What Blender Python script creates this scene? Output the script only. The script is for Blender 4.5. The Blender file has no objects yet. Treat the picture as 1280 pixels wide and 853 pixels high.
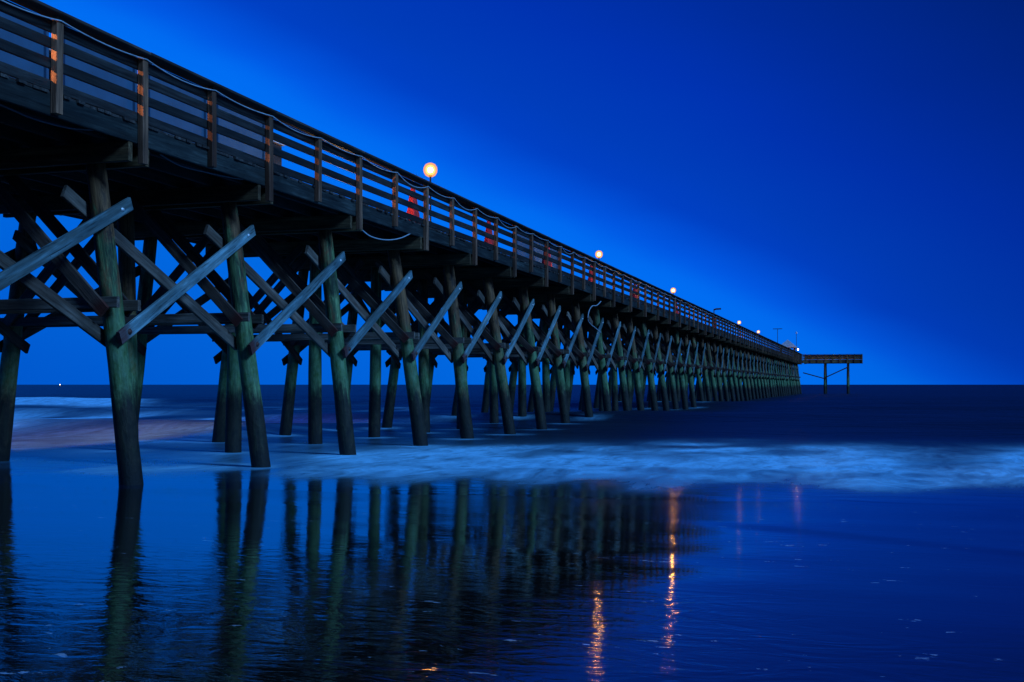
import bpy, bmesh, math, random
import numpy as np
from mathutils import Vector, Matrix, noise as mnoise

random.seed(7)
np.random.seed(7)
S = bpy.context.scene
COL = S.collection

# ------------------------------------------------------------------ camera
IMG_W, IMG_H, FPX = 1280.0, 853.0, 1450.0        # focal length in photo pixels
CAM_Z = 1.5
cam_d = bpy.data.cameras.new('camera')
cam = bpy.data.objects.new('camera', cam_d)
COL.objects.link(cam)
cam_d.sensor_width = 36.0
cam_d.lens = 36.0 * FPX / IMG_W
cam_d.shift_y = 54.5 / IMG_W
cam_d.clip_start = 0.1
cam_d.clip_end = 120000
cam.location = (0, 0, CAM_Z)
cam.rotation_euler = (math.radians(90), 0, 0)
S.camera = cam

# ------------------------------------------------------------------ world: blue hour sky
world = bpy.data.worlds.new('World')
S.world = world
world.use_nodes = True
wn, wl = world.node_tree.nodes, world.node_tree.links
wn.clear()
SUN_EL, SUN_AZ = math.radians(33), math.radians(124)     # azimuth clockwise from +Y (view direction)


def nd(tree, typ, **kw):
    n = tree.nodes.new(typ)
    for k, v in kw.items():
        setattr(n, k, v)
    return n


def lk(tree, a, b):
    tree.links.new(a, b)


def setin(n, **kw):
    for k, v in kw.items():
        n.inputs[k.replace('_', ' ')].default_value = v


def ramp(tree, stops, interp='LINEAR'):
    r = tree.nodes.new('ShaderNodeValToRGB')
    r.color_ramp.interpolation = interp
    e = r.color_ramp.elements
    while len(e) > 1:
        e.remove(e[-1])
    e[0].position = stops[0][0]
    e[0].color = tuple(stops[0][1]) + (1,) if not isinstance(stops[0][1], (int, float)) else (stops[0][1],) * 3 + (1,)
    for p, c in stops[1:]:
        x = e.new(p)
        x.color = tuple(c) + (1,) if not isinstance(c, (int, float)) else (c,) * 3 + (1,)
    return r


def mth(tree, op, a, b=None, clamp=False):
    n = tree.nodes.new('ShaderNodeMath')
    n.operation = op
    n.use_clamp = clamp
    for i, v in enumerate((a, b)):
        if v is None:
            continue
        if isinstance(v, (int, float)):
            n.inputs[i].default_value = v
        else:
            tree.links.new(v, n.inputs[i])
    return n.outputs[0]


T = world.node_tree
tc = nd(T, 'ShaderNodeTexCoord')
sep = nd(T, 'ShaderNodeSeparateXYZ')
lk(T, tc.outputs['Generated'], sep.inputs[0])
GA = math.radians(-16)                                     # afterglow azimuth, left of the view
# brightness falls off above a tilted dusk band that climbs towards the left
v = mth(T, 'ADD', mth(T, 'ADD', mth(T, 'MULTIPLY', sep.outputs[0], 0.466), sep.outputs[2]), mth(T, 'MULTIPLY', sep.outputs[1], -0.143))
v = mth(T, 'MULTIPLY', mth(T, 'ADD', v, 1.0), 0.5)
sn = nd(T, 'ShaderNodeTexNoise')
sn.inputs['Scale'].default_value = 2.2
sn.inputs['Detail'].default_value = 3
smp = nd(T, 'ShaderNodeMapping')
smp.inputs['Scale'].default_value = (1, 1, 4)
lk(T, tc.outputs['Generated'], smp.inputs[0])
lk(T, smp.outputs[0], sn.inputs[0])
v = mth(T, 'ADD', v, mth(T, 'MULTIPLY', mth(T, 'SUBTRACT', sn.outputs[0], 0.5), 0.026))
def lin(*c):
    return tuple((x / 255 / 12.92) if x < 10 else ((x / 255 + 0.055) / 1.055) ** 2.4 for x in c)


sky_ramp = ramp(T, [(0.5 + 0.5 * q, lin(*c)) for q, c in (
    (-0.7, (0, 66, 165)), (-0.30, (0, 90, 208)), (-0.13, (0, 104, 226)), (-0.02, (0, 112, 244)), (0.012, (0, 108, 242)), (0.035, (0, 88, 228)),
    (0.075, (0, 64, 196)), (0.11, (0, 60, 186)), (0.18, (0, 50, 176)), (0.26, (0, 43, 155)), (0.38, (0, 35, 123)), (0.7, (0, 34, 120)), (1.0, (0, 34, 118)))])
lk(T, v, sky_ramp.inputs[0])
mr = nd(T, 'ShaderNodeMapRange', interpolation_type='SMOOTHSTEP')
lk(T, sep.outputs[0], mr.inputs[0])
for q_, v_ in ((1, 0.12), (2, 0.55), (3, 1.0), (4, 0.72)):
    mr.inputs[q_].default_value = v_
bg = nd(T, 'ShaderNodeBackground')
skm = nd(T, 'ShaderNodeVectorMath', operation='SCALE')
lk(T, sky_ramp.outputs[0], skm.inputs[0])
lk(T, mr.outputs[0], skm.inputs['Scale'])
lk(T, skm.outputs[0], bg.inputs[0])
bg.inputs[1].default_value = 1.0
nish = nd(T, 'ShaderNodeTexSky', sky_type='NISHITA')
nish.sun_disc = False
nish.sun_elevation = math.radians(-5)
nish.sun_rotation = GA
bg2 = nd(T, 'ShaderNodeBackground')
tint = nd(T, 'ShaderNodeMix', data_type='RGBA', blend_type='MULTIPLY')
tint.inputs[0].default_value = 1.0
lk(T, nish.outputs[0], tint.inputs[6])
tint.inputs[7].default_value = (0.05, 0.4, 1.0, 1)
lk(T, tint.outputs[2], bg2.inputs[0])
bg2.inputs[1].default_value = 0.05
addw = nd(T, 'ShaderNodeAddShader')
lk(T, bg.outputs[0], addw.inputs[0])
lk(T, bg2.outputs[0], addw.inputs[1])
wo = nd(T, 'ShaderNodeOutputWorld')
lk(T, addw.outputs[0], wo.inputs[0])

# soft low light from the shore side, behind the camera
sun_d = bpy.data.lights.new('sun', 'SUN')
sun = bpy.data.objects.new('sun', sun_d)
COL.objects.link(sun)
sun_d.energy = 3.7
sun_d.angle = math.radians(14)
sun_d.color = (0.14, 0.42, 1.0)
sd = Vector((math.sin(SUN_AZ) * math.cos(SUN_EL), math.cos(SUN_AZ) * math.cos(SUN_EL), math.sin(SUN_EL)))
sun.rotation_euler = (-sd).to_track_quat('-Z', 'Y').to_euler()
sun.location = sd * 60

S.view_settings.view_transform = 'Standard'
S.view_settings.look = 'None'
S.view_settings.exposure = 0.0
S.view_settings.gamma = 1.0
S.cycles.max_bounces = 6
S.cycles.glossy_bounces = 3
S.cycles.diffuse_bounces = 3
S.cycles.sample_clamp_indirect = 3.0
S.cycles.use_denoising = True

# ------------------------------------------------------------------ pier frame
TH = math.atan(445.0 / FPX)              # the pier runs this far to the right of the view
CT, ST = math.cos(TH), math.sin(TH)
W0, S0 = 13.41, 12.0                     # centre line of the pier; where the water begins


def L(s, w, z):
    """pier local: x to the right of the pier, y out to sea"""
    return Vector((-(w - W0), s - S0, z))


def WD(s, w, z):
    """s metres out to sea, w metres left of the camera, z above the water -> world"""
    return Vector((s * ST - w * CT, s * CT + w * ST, z))


# distance of every half bay (rail post k) along the pier
_k = [-6, -2, 0, 2, 4, 6, 8, 10, 12, 16, 20, 26]
_v = [0.400, 0.873, 1.1086, 1.3423, 1.5798, 1.8182, 2.045, 2.275, 2.500, 2.9369, 3.390, 4.050]
KEND = 98


def sk(k):
    if k <= 26:
        vv = float(np.interp(k, _k, _v))
    else:
        vv = 4.05 + (k - 26) * 0.1125
    return 16.388 * vv - 3.17


# ------------------------------------------------------------------ helpers
def obj(name, me, mat=None, parent=None, mtx=None):
    o = bpy.data.objects.new(name, me)
    COL.objects.link(o)
    if mat is not None and me is not None and len(me.materials) == 0:
        me.materials.append(mat)
    if parent is not None:
        o.parent = parent
    if mtx is not None:
        o.matrix_basis = mtx
    return o


def tag(o, label=None, cat=None, group=None, kind=None):
    if label:
        o['label'] = label
    if cat:
        o['category'] = cat
    if group:
        o['group'] = group
    if kind:
        o['kind'] = kind
    return o


def empty(name, loc, rz=0.0):
    o = bpy.data.objects.new(name, None)
    COL.objects.link(o)
    o.empty_display_size = 0.2
    o.location = loc
    o.rotation_euler = (0, 0, rz)
    return o


_boxes = {}


def box_mesh(x, y, z, mat, ch=0.008):
    """chamfered timber, y is the long axis"""
    key = (round(x, 3), round(y, 2), round(z, 3), mat.name, ch)
    if key in _boxes:
        return _boxes[key]
    hx, hy, hz = x / 2, key[1] / 2, z / 2
    c = min(ch, hx * 0.4, hz * 0.4)
    prof = [(hx - c, -hz), (hx, -hz + c), (hx, hz - c), (hx - c, hz), (-hx + c, hz), (-hx, hz - c), (-hx, -hz + c), (-hx + c, -hz)]
    vs, fs = [], []
    for yy in (-hy, hy):
        vs += [(a, yy, b) for a, b in prof]
    for i in range(8):
        j = (i + 1) % 8
        fs.append((i, j, 8 + j, 8 + i)[::-1])
    fs.append(tuple(range(8)))
    fs.append(tuple(range(15, 7, -1)))
    me = bpy.data.meshes.new('timber')
    me.from_pydata(vs, [], [f[::-1] for f in fs] if False else fs)
    me.materials.append(mat)
    bm = bmesh.new()
    bm.from_mesh(me)
    bmesh.ops.recalc_face_normals(bm, faces=bm.faces)
    bm.to_mesh(me)
    bm.free()
    _boxes[key] = me
    return me


def beam(name, p0, p1, thick, deep, mat, parent=None, up=Vector((0, 0, 1)), roll=0.0):
    """timber from p0 to p1; deep is measured along up, thick across it"""
    d = p1 - p0
    y = d.normalized()
    x = y.cross(up).normalized()
    z = x.cross(y)
    m = Matrix((x, y, z)).transposed().to_4x4()
    if roll:
        m = m @ Matrix.Rotation(roll, 4, 'Y')
    m.translation = (p0 + p1) / 2
    return obj(name, box_mesh(thick, d.length, deep, mat), mat, parent, m)


def lathe(prof, n=14):
    """prof: list of (r, z) -> mesh"""
    vs, fs = [], []
    for r, z in prof:
        for i in range(n):
            a = 2 * math.pi * i / n
            vs.append((r * math.cos(a), r * math.sin(a), z))
    for k in range(len(prof) - 1):
        for i in range(n):
            j = (i + 1) % n
            fs.append((k * n + i, k * n + j, (k + 1) * n + j, (k + 1) * n + i))
    fs.append(tuple(range(n))[::-1])
    fs.append(tuple(range((len(prof) - 1) * n, len(prof) * n)))
    me = bpy.data.meshes.new('lathe')
    me.from_pydata(vs, [], fs)
    return me


def smooth(me):
    me.polygons.foreach_set('use_smooth', [True] * len(me.polygons))
    return me


def tube(pts, r, n=6):
    pts = [Vector(p) for p in pts]
    vs, fs = [], []
    for i, p in enumerate(pts):
        t = (pts[min(i + 1, len(pts) - 1)] - pts[max(i - 1, 0)]).normalized()
        a = t.cross(Vector((0, 0, 1)))
        a = a.normalized() if a.length > 1e-4 else Vector((1, 0, 0))
        b = t.cross(a).normalized()
        for q in range(n):
            g = 2 * math.pi * q / n
            vs.append(p + (a * math.cos(g) + b * math.sin(g)) * r)
    for i in range(len(pts) - 1):
        for q in range(n):
            w = (q + 1) % n
            fs.append((i * n + q, i * n + w, (i + 1) * n + w, (i + 1) * n + q))
    me = bpy.data.meshes.new('tube')
    me.from_pydata(vs, [], fs)
    return smooth(me)


# ------------------------------------------------------------------ materials
def new_mat(name):
    m = bpy.data.materials.new(name)
    m.use_nodes = True
    t = m.node_tree
    t.nodes.clear()
    out = nd(t, 'ShaderNodeOutputMaterial')
    p = nd(t, 'ShaderNodeBsdfPrincipled')
    lk(t, p.outputs[0], out.inputs[0])
    return m, t, p


def mixc(t, fac, a, b, mode='MIX'):
    n = nd(t, 'ShaderNodeMix', data_type='RGBA', blend_type=mode)
    for i, v_ in ((0, fac), (6, a), (7, b)):
        if isinstance(v_, (int, float)):
            n.inputs[i].default_value = v_
        elif isinstance(v_, tuple):
            n.inputs[i].default_value = v_ + (1,) if len(v_) == 3 else v_
        else:
            lk(t, v_, n.inputs[i])
    return n.outputs[2]


def noise_tex(t, coord, scale, sc=(1, 1, 1), detail=4, rough=0.55, dist=0.0):
    mp = nd(t, 'ShaderNodeMapping')
    mp.inputs['Scale'].default_value = sc
    lk(t, coord, mp.inputs[0])
    n = nd(t, 'ShaderNodeTexNoise')
    n.inputs['Scale'].default_value = scale
    n.inputs['Detail'].default_value = detail
    n.inputs['Roughness'].default_value = rough
    n.inputs['Distortion'].default_value = dist
    lk(t, mp.outputs[0], n.inputs[0])
    return n.outputs[0]


def wood_mat(name, dark, light, rust_end=False, rough=0.75, knots=True):
    m, t, p = new_mat(name)
    c = nd(t, 'ShaderNodeTexCoord')
    oi = nd(t, 'ShaderNodeObjectInfo')
    off = nd(t, 'ShaderNodeVectorMath', operation='ADD')
    lk(t, c.outputs['Object'], off.inputs[0])
    comb = nd(t, 'ShaderNodeCombineXYZ')
    r50 = mth(t, 'MULTIPLY', oi.outputs['Random'], 50.0)
    for i in range(3):
        lk(t, r50, comb.inputs[i])
    lk(t, comb.outputs[0], off.inputs[1])
    co = off.outputs[0]
    g = noise_tex(t, co, 3.0, (5.0, 0.30, 5.0), 7, 0.70, 0.5)
    g2 = noise_tex(t, co, 1.3, (1, 0.7, 1), 3)
    fine = noise_tex(t, co, 5.0, (5.5, 0.22, 5.5), 5, 0.7)
    rc = ramp(t, [(0.34, tuple(0.5 * a for a in dark)), (0.50, tuple(0.55 * a + 0.35 * b for a, b in zip(dark, light))), (0.66, tuple(1.15 * b for b in light))])
    lk(t, g, rc.inputs[0])
    g3 = noise_tex(t, co, 1.0, (5, 0.45, 5), 4, 0.6, 0.7)
    st_ = ramp(t, [(0.46, 0.0), (0.60, 1.0)])
    lk(t, g3, st_.inputs[0])
    col = mixc(t, mth(t, 'MULTIPLY', mth(t, 'SUBTRACT', g2, 0.33, True), 2.4, True), rc.outputs[0], tuple(x * 0.45 for x in dark))
    col = mixc(t, mth(t, 'MULTIPLY', st_.outputs[0], 0.55), col, (dark[0] * 0.75, dark[1] * 0.5, dark[2] * 0.38))
    # per-board tone
    tone = mth(t, 'ADD', mth(t, 'MULTIPLY', oi.outputs['Random'], 0.7), 0.62)
    hs = nd(t, 'ShaderNodeHueSaturation')
    lk(t, col, hs.inputs['Color'])
    lk(t, tone, hs.inputs['Value'])
    col = hs.outputs[0]
    # drying cracks
    ck = ramp(t, [(0.36, 0.12), (0.44, 1.0)])
    lk(t, fine, ck.inputs[0])
    col = mixc(t, 0.8, col, ck.outputs[0], 'MULTIPLY')
    if knots:
        vo = nd(t, 'ShaderNodeTexVoronoi')
        mp = nd(t, 'ShaderNodeMapping')
        mp.inputs['Scale'].default_value = (3.4, 1.1, 3.4)
        lk(t, co, mp.inputs[0])
        lk(t, mp.outputs[0], vo.inputs[0])
        kr = ramp(t, [(0.05, 0.15), (0.11, 1.0)])
        lk(t, vo.outputs[0], kr.inputs[0])
        col = mixc(t, 0.75, col, kr.outputs[0], 'MULTIPLY')
    if rust_end:
        sg = nd(t, 'ShaderNodeSeparateXYZ')
        lk(t, c.outputs['Generated'], sg.inputs[0])
        e = mth(t, 'ADD', sg.outputs[1], mth(t, 'MULTIPLY', g2, 0.08))
        er = ramp(t, [(0.065, 1.0), (0.115, 0.0)])
        lk(t, e, er.inputs[0])
        col = mixc(t, mth(t, 'MULTIPLY', er.outputs[0], 0.85), col, (0.085, 0.012, 0.006))
    lk(t, col, p.inputs['Base Color'])
    p.inputs['Roughness'].default_value = rough
    p.inputs['Specular IOR Level'].default_value = 0.25
    b = nd(t, 'ShaderNodeBump')
    b.inputs['Strength'].default_value = 0.7
    b.inputs['Distance'].default_value = 0.012
    lk(t, mth(t, 'ADD', g, mth(t, 'MULTIPLY', fine, 0.7)), b.inputs['Height'])
    lk(t, b.outputs[0], p.inputs['Normal'])
    return m


M_POST = wood_mat('post_timber', (0.15, 0.065, 0.033), (0.44, 0.19, 0.095))
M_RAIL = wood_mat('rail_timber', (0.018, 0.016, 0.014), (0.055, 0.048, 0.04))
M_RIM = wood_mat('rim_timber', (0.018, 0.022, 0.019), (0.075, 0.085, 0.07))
M_CAPR = wood_mat('cap_rail_timber', (0.05, 0.034, 0.026), (0.13, 0.085, 0.06))
M_BRACE = wood_mat('grey_brace_timber', (0.10, 0.17, 0.17), (0.25, 0.40, 0.40), rust_end=True)
M_TBRACE = wood_mat('brown_brace_timber', (0.08, 0.045, 0.03), (0.24, 0.14, 0.09), rust_end=True)
M_LEDGER = wood_mat('ledger_timber', (0.12, 0.085, 0.06), (0.30, 0.22, 0.16))
M_BEAM = wood_mat('cap_beam_timber', (0.10, 0.055, 0.022), (0.26, 0.15, 0.065))
M_ENDB = wood_mat('lamplit_end_timber', (0.22, 0.14, 0.06), (0.52, 0.34, 0.13))  # paler base colour stands in for lamplight on the end platform boards
M_DARK = wood_mat('stringer_timber', (0.012, 0.010, 0.009), (0.04, 0.033, 0.028), knots=False)  # near-black base colour paints in the shade under the deck
M_PLANK = wood_mat('deck_timber', (0.05, 0.038, 0.03), (0.15, 0.115, 0.09), knots=False)


def pile_mat():
    m, t, p = new_mat('treated_pile_timber')
    c = nd(t, 'ShaderNodeTexCoord')
    oi = nd(t, 'ShaderNodeObjectInfo')
    off = nd(t, 'ShaderNodeVectorMath', operation='ADD')
    comb = nd(t, 'ShaderNodeCombineXYZ')
    r50 = mth(t, 'MULTIPLY', oi.outputs['Random'], 70.0)
    for i in range(3):
        lk(t, r50, comb.inputs[i])
    lk(t, c.outputs['Object'], off.inputs[0])
    lk(t, comb.outputs[0], off.inputs[1])
    co = off.outputs[0]
    grain = noise_tex(t, co, 4.0, (3.2, 3.2, 0.28), 7, 0.72, 0.8)
    big = noise_tex(t, co, 1.1, (2.2, 2.2, 0.75), 5, 0.66, 0.6)
    spot = noise_tex(t, co, 8.0, (1, 1, 0.6), 6, 0.75)
    crk = noise_tex(t, co, 5.0, (4.2, 4.2, 0.13), 4, 0.7)
    green = ramp(t, [(0.36, (0.014, 0.022, 0.008)), (0.50, (0.065, 0.10, 0.034)), (0.66, (0.20, 0.28, 0.10))])
    lk(t, grain, green.inputs[0])
    brown = ramp(t, [(0.32, (0.05, 0.018, 0.006)), (0.7, (0.27, 0.115, 0.038))])
    lk(t, grain, brown.inputs[0])
    geo = nd(t, 'ShaderNodeNewGeometry')
    sp = nd(t, 'ShaderNodeSeparateXYZ')
    lk(t, geo.outputs['Position'], sp.inputs[0])
    z = sp.outputs[2]
    # more brown, bare wood towards the top
    zb = mth(t, 'MULTIPLY', mth(t, 'SUBTRACT', z, 3.4), 0.08)
    bm_ = ramp(t, [(0.44, 0.0), (0.53, 1.0)])
    lk(t, mth(t, 'ADD', mth(t, 'ADD', big, zb), mth(t, 'MULTIPLY', mth(t, 'SUBTRACT', oi.outputs['Random'], 0.55), 0.34)), bm_.inputs[0])
    col = mixc(t, bm_.outputs[0], green.outputs[0], brown.outputs[0])
    ck = ramp(t, [(0.36, 0.08), (0.44, 1.0)])
    lk(t, crk, ck.inputs[0])
    col = mixc(t, 0.8, col, ck.outputs[0], 'MULTIPLY')
    # old dark stains and knots
    dk = ramp(t, [(0.40, 0.25), (0.50, 1.0), (0.60, 1.25)])
    lk(t, noise_tex(t, co, 2.6, (1.5, 1.5, 0.6), 5, 0.7, 0.9), dk.inputs[0])
    col = mixc(t, 0.85, col, dk.outputs[0], 'MULTIPLY')
    # blue-green algae belt above the tide mark
    belt = ramp(t, [(0.30, 0.0), (0.42, 1.0), (0.60, 0.8), (0.80, 0.0)])
    lk(t, mth(t, 'MULTIPLY', mth(t, 'ADD', z, mth(t, 'MULTIPLY', mth(t, 'SUBTRACT', big, 0.5), 1.2)), 0.25), belt.inputs[0])
    alg = ramp(t, [(0.35, (0.05, 0.12, 0.012)), (0.7, (0.19, 0.34, 0.17))])
    lk(t, spot, alg.inputs[0])
    col = mixc(t, mth(t, 'MULTIPLY', belt.outputs[0], 0.55), col, alg.outputs[0])
    # wet, barnacled foot below the tide mark
    zt = mth(t, 'ADD', z, mth(t, 'ADD', mth(t, 'MULTIPLY', mth(t, 'SUBTRACT', spot, 0.5), 0.9), mth(t, 'MULTIPLY', mth(t, 'SUBTRACT', big, 0.5), 0.9)))
    wet = ramp(t, [(0.44, 1.0), (0.60, 0.0)])
    lk(t, mth(t, 'MULTIPLY', zt, 0.4), wet.inputs[0])
    foot = ramp(t, [(0.38, (0.007, 0.005, 0.003)), (0.60, (0.026, 0.016, 0.008)), (0.76, (0.085, 0.06, 0.034))])
    lk(t, spot, foot.inputs[0])
    col = mixc(t, mth(t, 'MULTIPLY', wet.outputs[0], 0.94), col, foot.outputs[0])
    # black slime just above the water
    sl = ramp(t, [(0.05, 1.0), (0.22, 0.0)])
    lk(t, mth(t, 'MULTIPLY', zt, 0.5), sl.inputs[0])
    col = mixc(t, mth(t, 'MULTIPLY', sl.outputs[0], 0.8), col, (0.008, 0.007, 0.006))
    lk(t, col, p.inputs['Base Color'])
    p.inputs['Roughness'].default_value = 0.7
    p.inputs['Specular IOR Level'].default_value = 0.3
    b = nd(t, 'ShaderNodeBump')
    b.inputs['Strength'].default_value = 0.8
    b.inputs['Distance'].default_value = 0.02
    lk(t, mth(t, 'ADD', grain, mth(t, 'MULTIPLY', spot, mth(t, 'ADD', wet.outputs[0], 0.3))), b.inputs['Height'])
    lk(t, b.outputs[0], p.inputs['Normal'])
    return m


M_PILE = pile_mat()


def plain(name, col, rough=0.5, metal=0.0, var=0.25, scale=6.0):
    m, t, p = new_mat(name)
    c = nd(t, 'ShaderNodeTexCoord')
    n = noise_tex(t, c.outputs['Object'], scale, (1, 1, 1), 5)
    r = ramp(t, [(0.3, tuple(x * (1 - var) for x in col)), (0.7, tuple(min(1, x * (1 + var)) for x in col))])
    lk(t, n, r.inputs[0])
    lk(t, r.outputs[0], p.inputs['Base Color'])
    p.inputs['Roughness'].default_value = rough
    p.inputs['Metallic'].default_value = metal
    return m


M_ROPE = plain('pale_rope', (0.34, 0.38, 0.40), 0.7)
M_CABLE = plain('grey_cable', (0.10, 0.10, 0.11), 0.6)
M_BOLT = plain('galvanised_bolt', (0.62, 0.60, 0.56), 0.45, 0.3)
M_RUST = plain('rusty_bolt', (0.10, 0.03, 0.015), 0.7, 0.2)
M_POLE = plain('lamp_metal', (0.09, 0.085, 0.08), 0.5, 0.5)
M_RED = plain('red_canvas', (0.62, 0.018, 0.012), 0.8, 0, 0.3, 9)
M_PANEL = plain('pale_screen_cloth', (0.035, 0.095, 0.15), 0.8, 0, 0.12, 3)
M_WHITE = plain('white_paint', (0.72, 0.71, 0.68), 0.5)
M_ROOF = plain('roof_shingle', (0.42, 0.40, 0.38), 0.8)


def glow_mat(name, col, strength):
    m = bpy.data.materials.new(name)
    m.use_nodes = True
    t = m.node_tree
    t.nodes.clear()
    out = nd(t, 'ShaderNodeOutputMaterial')
    e = nd(t, 'ShaderNodeEmission')
    e.inputs[0].default_value = col + (1,)
    e.inputs[1].default_value = strength
    lk(t, e.outputs[0], out.inputs[0])
    return m


M_GLOBE = glow_mat('lit_lamp_globe', (1.0, 0.42, 0.085), 900)
M_GLOBE_W = glow_mat('lit_far_globe', (1.0, 0.55, 0.25), 60)
M_GLOBE_S = glow_mat('lit_flood_globe', (1.0, 0.56, 0.22), 5200)
M_GLOBE_F = glow_mat('lit_far_side_globe', (1.0, 0.50, 0.30), 2000)
M_GLOBE_D = glow_mat('lit_deck_globe', (1.0, 0.56, 0.22), 600)
M_GLOBE_R = glow_mat('lit_red_lamp_globe', (1.0, 0.45, 0.13), 3500)


def milk_mat(name, col, strength, keep):
    m = glow_mat(name, col, strength)
    t = m.node_tree
    e = [n for n in t.nodes if n.type == 'EMISSION'][0]
    o = [n for n in t.nodes if n.type == 'OUTPUT_MATERIAL'][0]
    tr = nd(t, 'ShaderNodeBsdfTransparent')
    mx = nd(t, 'ShaderNodeMixShader')
    mx.inputs[0].default_value = keep
    lk(t, tr.outputs[0], mx.inputs[1])
    lk(t, e.outputs[0], mx.inputs[2])
    lk(t, mx.outputs[0], o.inputs[0])
    return m


M_MILK_OUT = milk_mat('milky_globe', (1.0, 0.38, 0.03), 1.35, 0.55)
M_MILK_IN = milk_mat('milky_diffuser', (1.0, 0.68, 0.22), 2.4, 0.7)
M_BUOY = glow_mat('buoy_lamp', (1.0, 0.75, 0.6), 6)

# ------------------------------------------------------------------ beach
SLOPE = 0.026


def fbm(x, y, sc):
    return mnoise.noise(Vector((x * sc, y * sc, 3.1)))


def beach_z(s, w):
    z = 0.042 * math.log1p(math.exp(max(-30.0, min(30.0, -SLOPE * (s - S0) / 0.042))))
    z -= 0.0045 + 0.010 * max(0.0, s - 15.0)
    # the front of the last thin sheet of water, lying slantwise on the sand to the right
    if w < 2.2:
        d = s - (12.28 + 0.516 * (w - 1.24) + 0.25 * fbm(w, 2.0, 0.5))
        f = min(1.0, (2.2 - w) / 1.2)
        q = min(1.0, max(0.0, (d + 0.2) / 0.4))
        z += 0.009 * f * (q * q * (3 - 2 * q)) * max(0.0, 1 - max(0.0, d) / 3.0)
    z += 0.006 * fbm(s * 1.0, w * 0.35, 0.25) + 0.003 * fbm(s * 1.6 + 30, w * 0.7, 0.8)
    return z


def grid_mesh(name, ss, ww, zf):
    nS, nW = len(ss), len(ww)
    vs = []
    for s in ss:
        for w in ww:
            vs.append((-(w - W0), s - S0, zf(s, w)))
    fs = []
    for i in range(nS - 1):
        for j in range(nW - 1):
            a = i * nW + j
            fs.append((a, a + nW, a + nW + 1, a + 1))
    me = bpy.data.meshes.new(name)
    me.from_pydata(vs, [], fs)
    bm = bmesh.new()
    bm.from_mesh(me)
    bmesh.ops.recalc_face_normals(bm, faces=bm.faces)
    if sum(f.normal.z for f in bm.faces) < 0:
        bmesh.ops.reverse_faces(bm, faces=bm.faces)
    bm.to_mesh(me)
    bm.free()
    return smooth(me)


def sand_mat():
    m, t, p = new_mat('wet_sand')
    c = nd(t, 'ShaderNodeTexCoord')
    co = c.outputs['Object']
    grain = noise_tex(t, co, 60.0, (1, 1, 1), 5)
    patch = noise_tex(t, co, 0.55, (0.7, 1.4, 1), 4, 0.6, 0.6)
    sp = nd(t, 'ShaderNodeSeparateXYZ')
    lk(t, co, sp.inputs[0])
    r = ramp(t, [(0.3, (0.004, 0.004, 0.003)), (0.7, (0.011, 0.009, 0.007))])
    lk(t, grain, r.inputs[0])
    fl = noise_tex(t, co, 9.0, (0.5, 1, 1), 4, 0.7)
    flp = noise_tex(t, co, 1.2, (0.6, 1.2, 1), 2)
    fk = ramp(t, [(0.68, 0.0), (0.715, 1.0)])
    lk(t, mth(t, 'ADD', fl, mth(t, 'MULTIPLY', mth(t, 'SUBTRACT', flp, 0.5), 0.25)), fk.inputs[0])
    col = mixc(t, mth(t, 'MULTIPLY', fk.outputs[0], 0.7), r.outputs[0], (0.55, 0.58, 0.6))
    lk(t, col, p.inputs['Base Color'])
    rr = ramp(t, [(0.35, 0.025), (0.65, 0.07)])
    lk(t, patch, rr.inputs[0])
    er_ = ramp(t, [(0.0, 0.0), (0.55, 0.02), (1.0, 0.11)])
    lk(t, mth(t, 'MULTIPLY', mth(t, 'ADD', sp.outputs[1], 3.0), 1 / 6.5), er_.inputs[0])
    lk(t, mth(t, 'ADD', rr.outputs[0], er_.outputs[0]), p.inputs['Roughness'])
    p.inputs['IOR'].default_value = 1.36
    # ripples of the draining film: crests run along the shore, stronger towards the camera and the pier
    w1 = noise_tex(t, co, 1.0, (1.5, 3.2, 1), 3, 0.5, 2.0)
    w2 = noise_tex(t, co, 1.0, (9.0, 14.0, 1), 3, 0.55, 1.2)
    w3 = noise_tex(t, co, 1.0, (18.0, 42.0, 1), 2, 0.5, 0.4)
    near = ramp(t, [(0.0, 0.36), (0.30, 0.28), (0.58, 0.07), (1.0, 0.08)], 'EASE')
    # y: sea distance relative to the water's edge (-9 .. 0); x: right of the pier
    ny = mth(t, 'ADD', mth(t, 'MULTIPLY', mth(t, 'ADD', sp.outputs[1], 8.0), 1 / 9.0),
             mth(t, 'ADD', mth(t, 'MULTIPLY', mth(t, 'SUBTRACT', patch, 0.5), 0.55), mth(t, 'MULTIPLY', mth(t, 'SUBTRACT', sp.outputs[0], 10.5), 0.045)))
    lk(t, ny, near.inputs[0])
    h = mth(t, 'ADD', mth(t, 'MULTIPLY', w1, 0.016), mth(t, 'ADD', mth(t, 'MULTIPLY', w2, 0.0030), mth(t, 'MULTIPLY', w3, 0.0005)))
    b = nd(t, 'ShaderNodeBump')
    b.inputs['Distance'].default_value = 1.0
    lk(t, near.outputs[0], b.inputs['Strength'])
    lk(t, h, b.inputs['Height'])
    lk(t, b.outputs[0], p.inputs['Normal'])
    return m


ss = list(np.arange(-4, 14, 0.15)) + [14.5, 15.5, 17, 20, 26]
ss = [-60, -30, -15, -8] + ss
ww = [-80, -50, -30, -20, -14] + list(np.arange(-10, 22, 0.25)) + [24, 28, 35, 50, 80, 120]
sand = obj('wet_sand', grid_mesh('wet_sand', ss, ww, beach_z), sand_mat(), None)
sand.location = WD(S0, W0, 0)
sand.rotation_euler = (0, 0, -TH)
tag(sand, 'smooth dark wet sand beach sloping into the water', kind='structure')


# ------------------------------------------------------------------ sea
def sstep(a, b, x):
    t = np.clip((x - a) / (b - a), 0, 1)
    return t * t * (3 - 2 * t)


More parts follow.
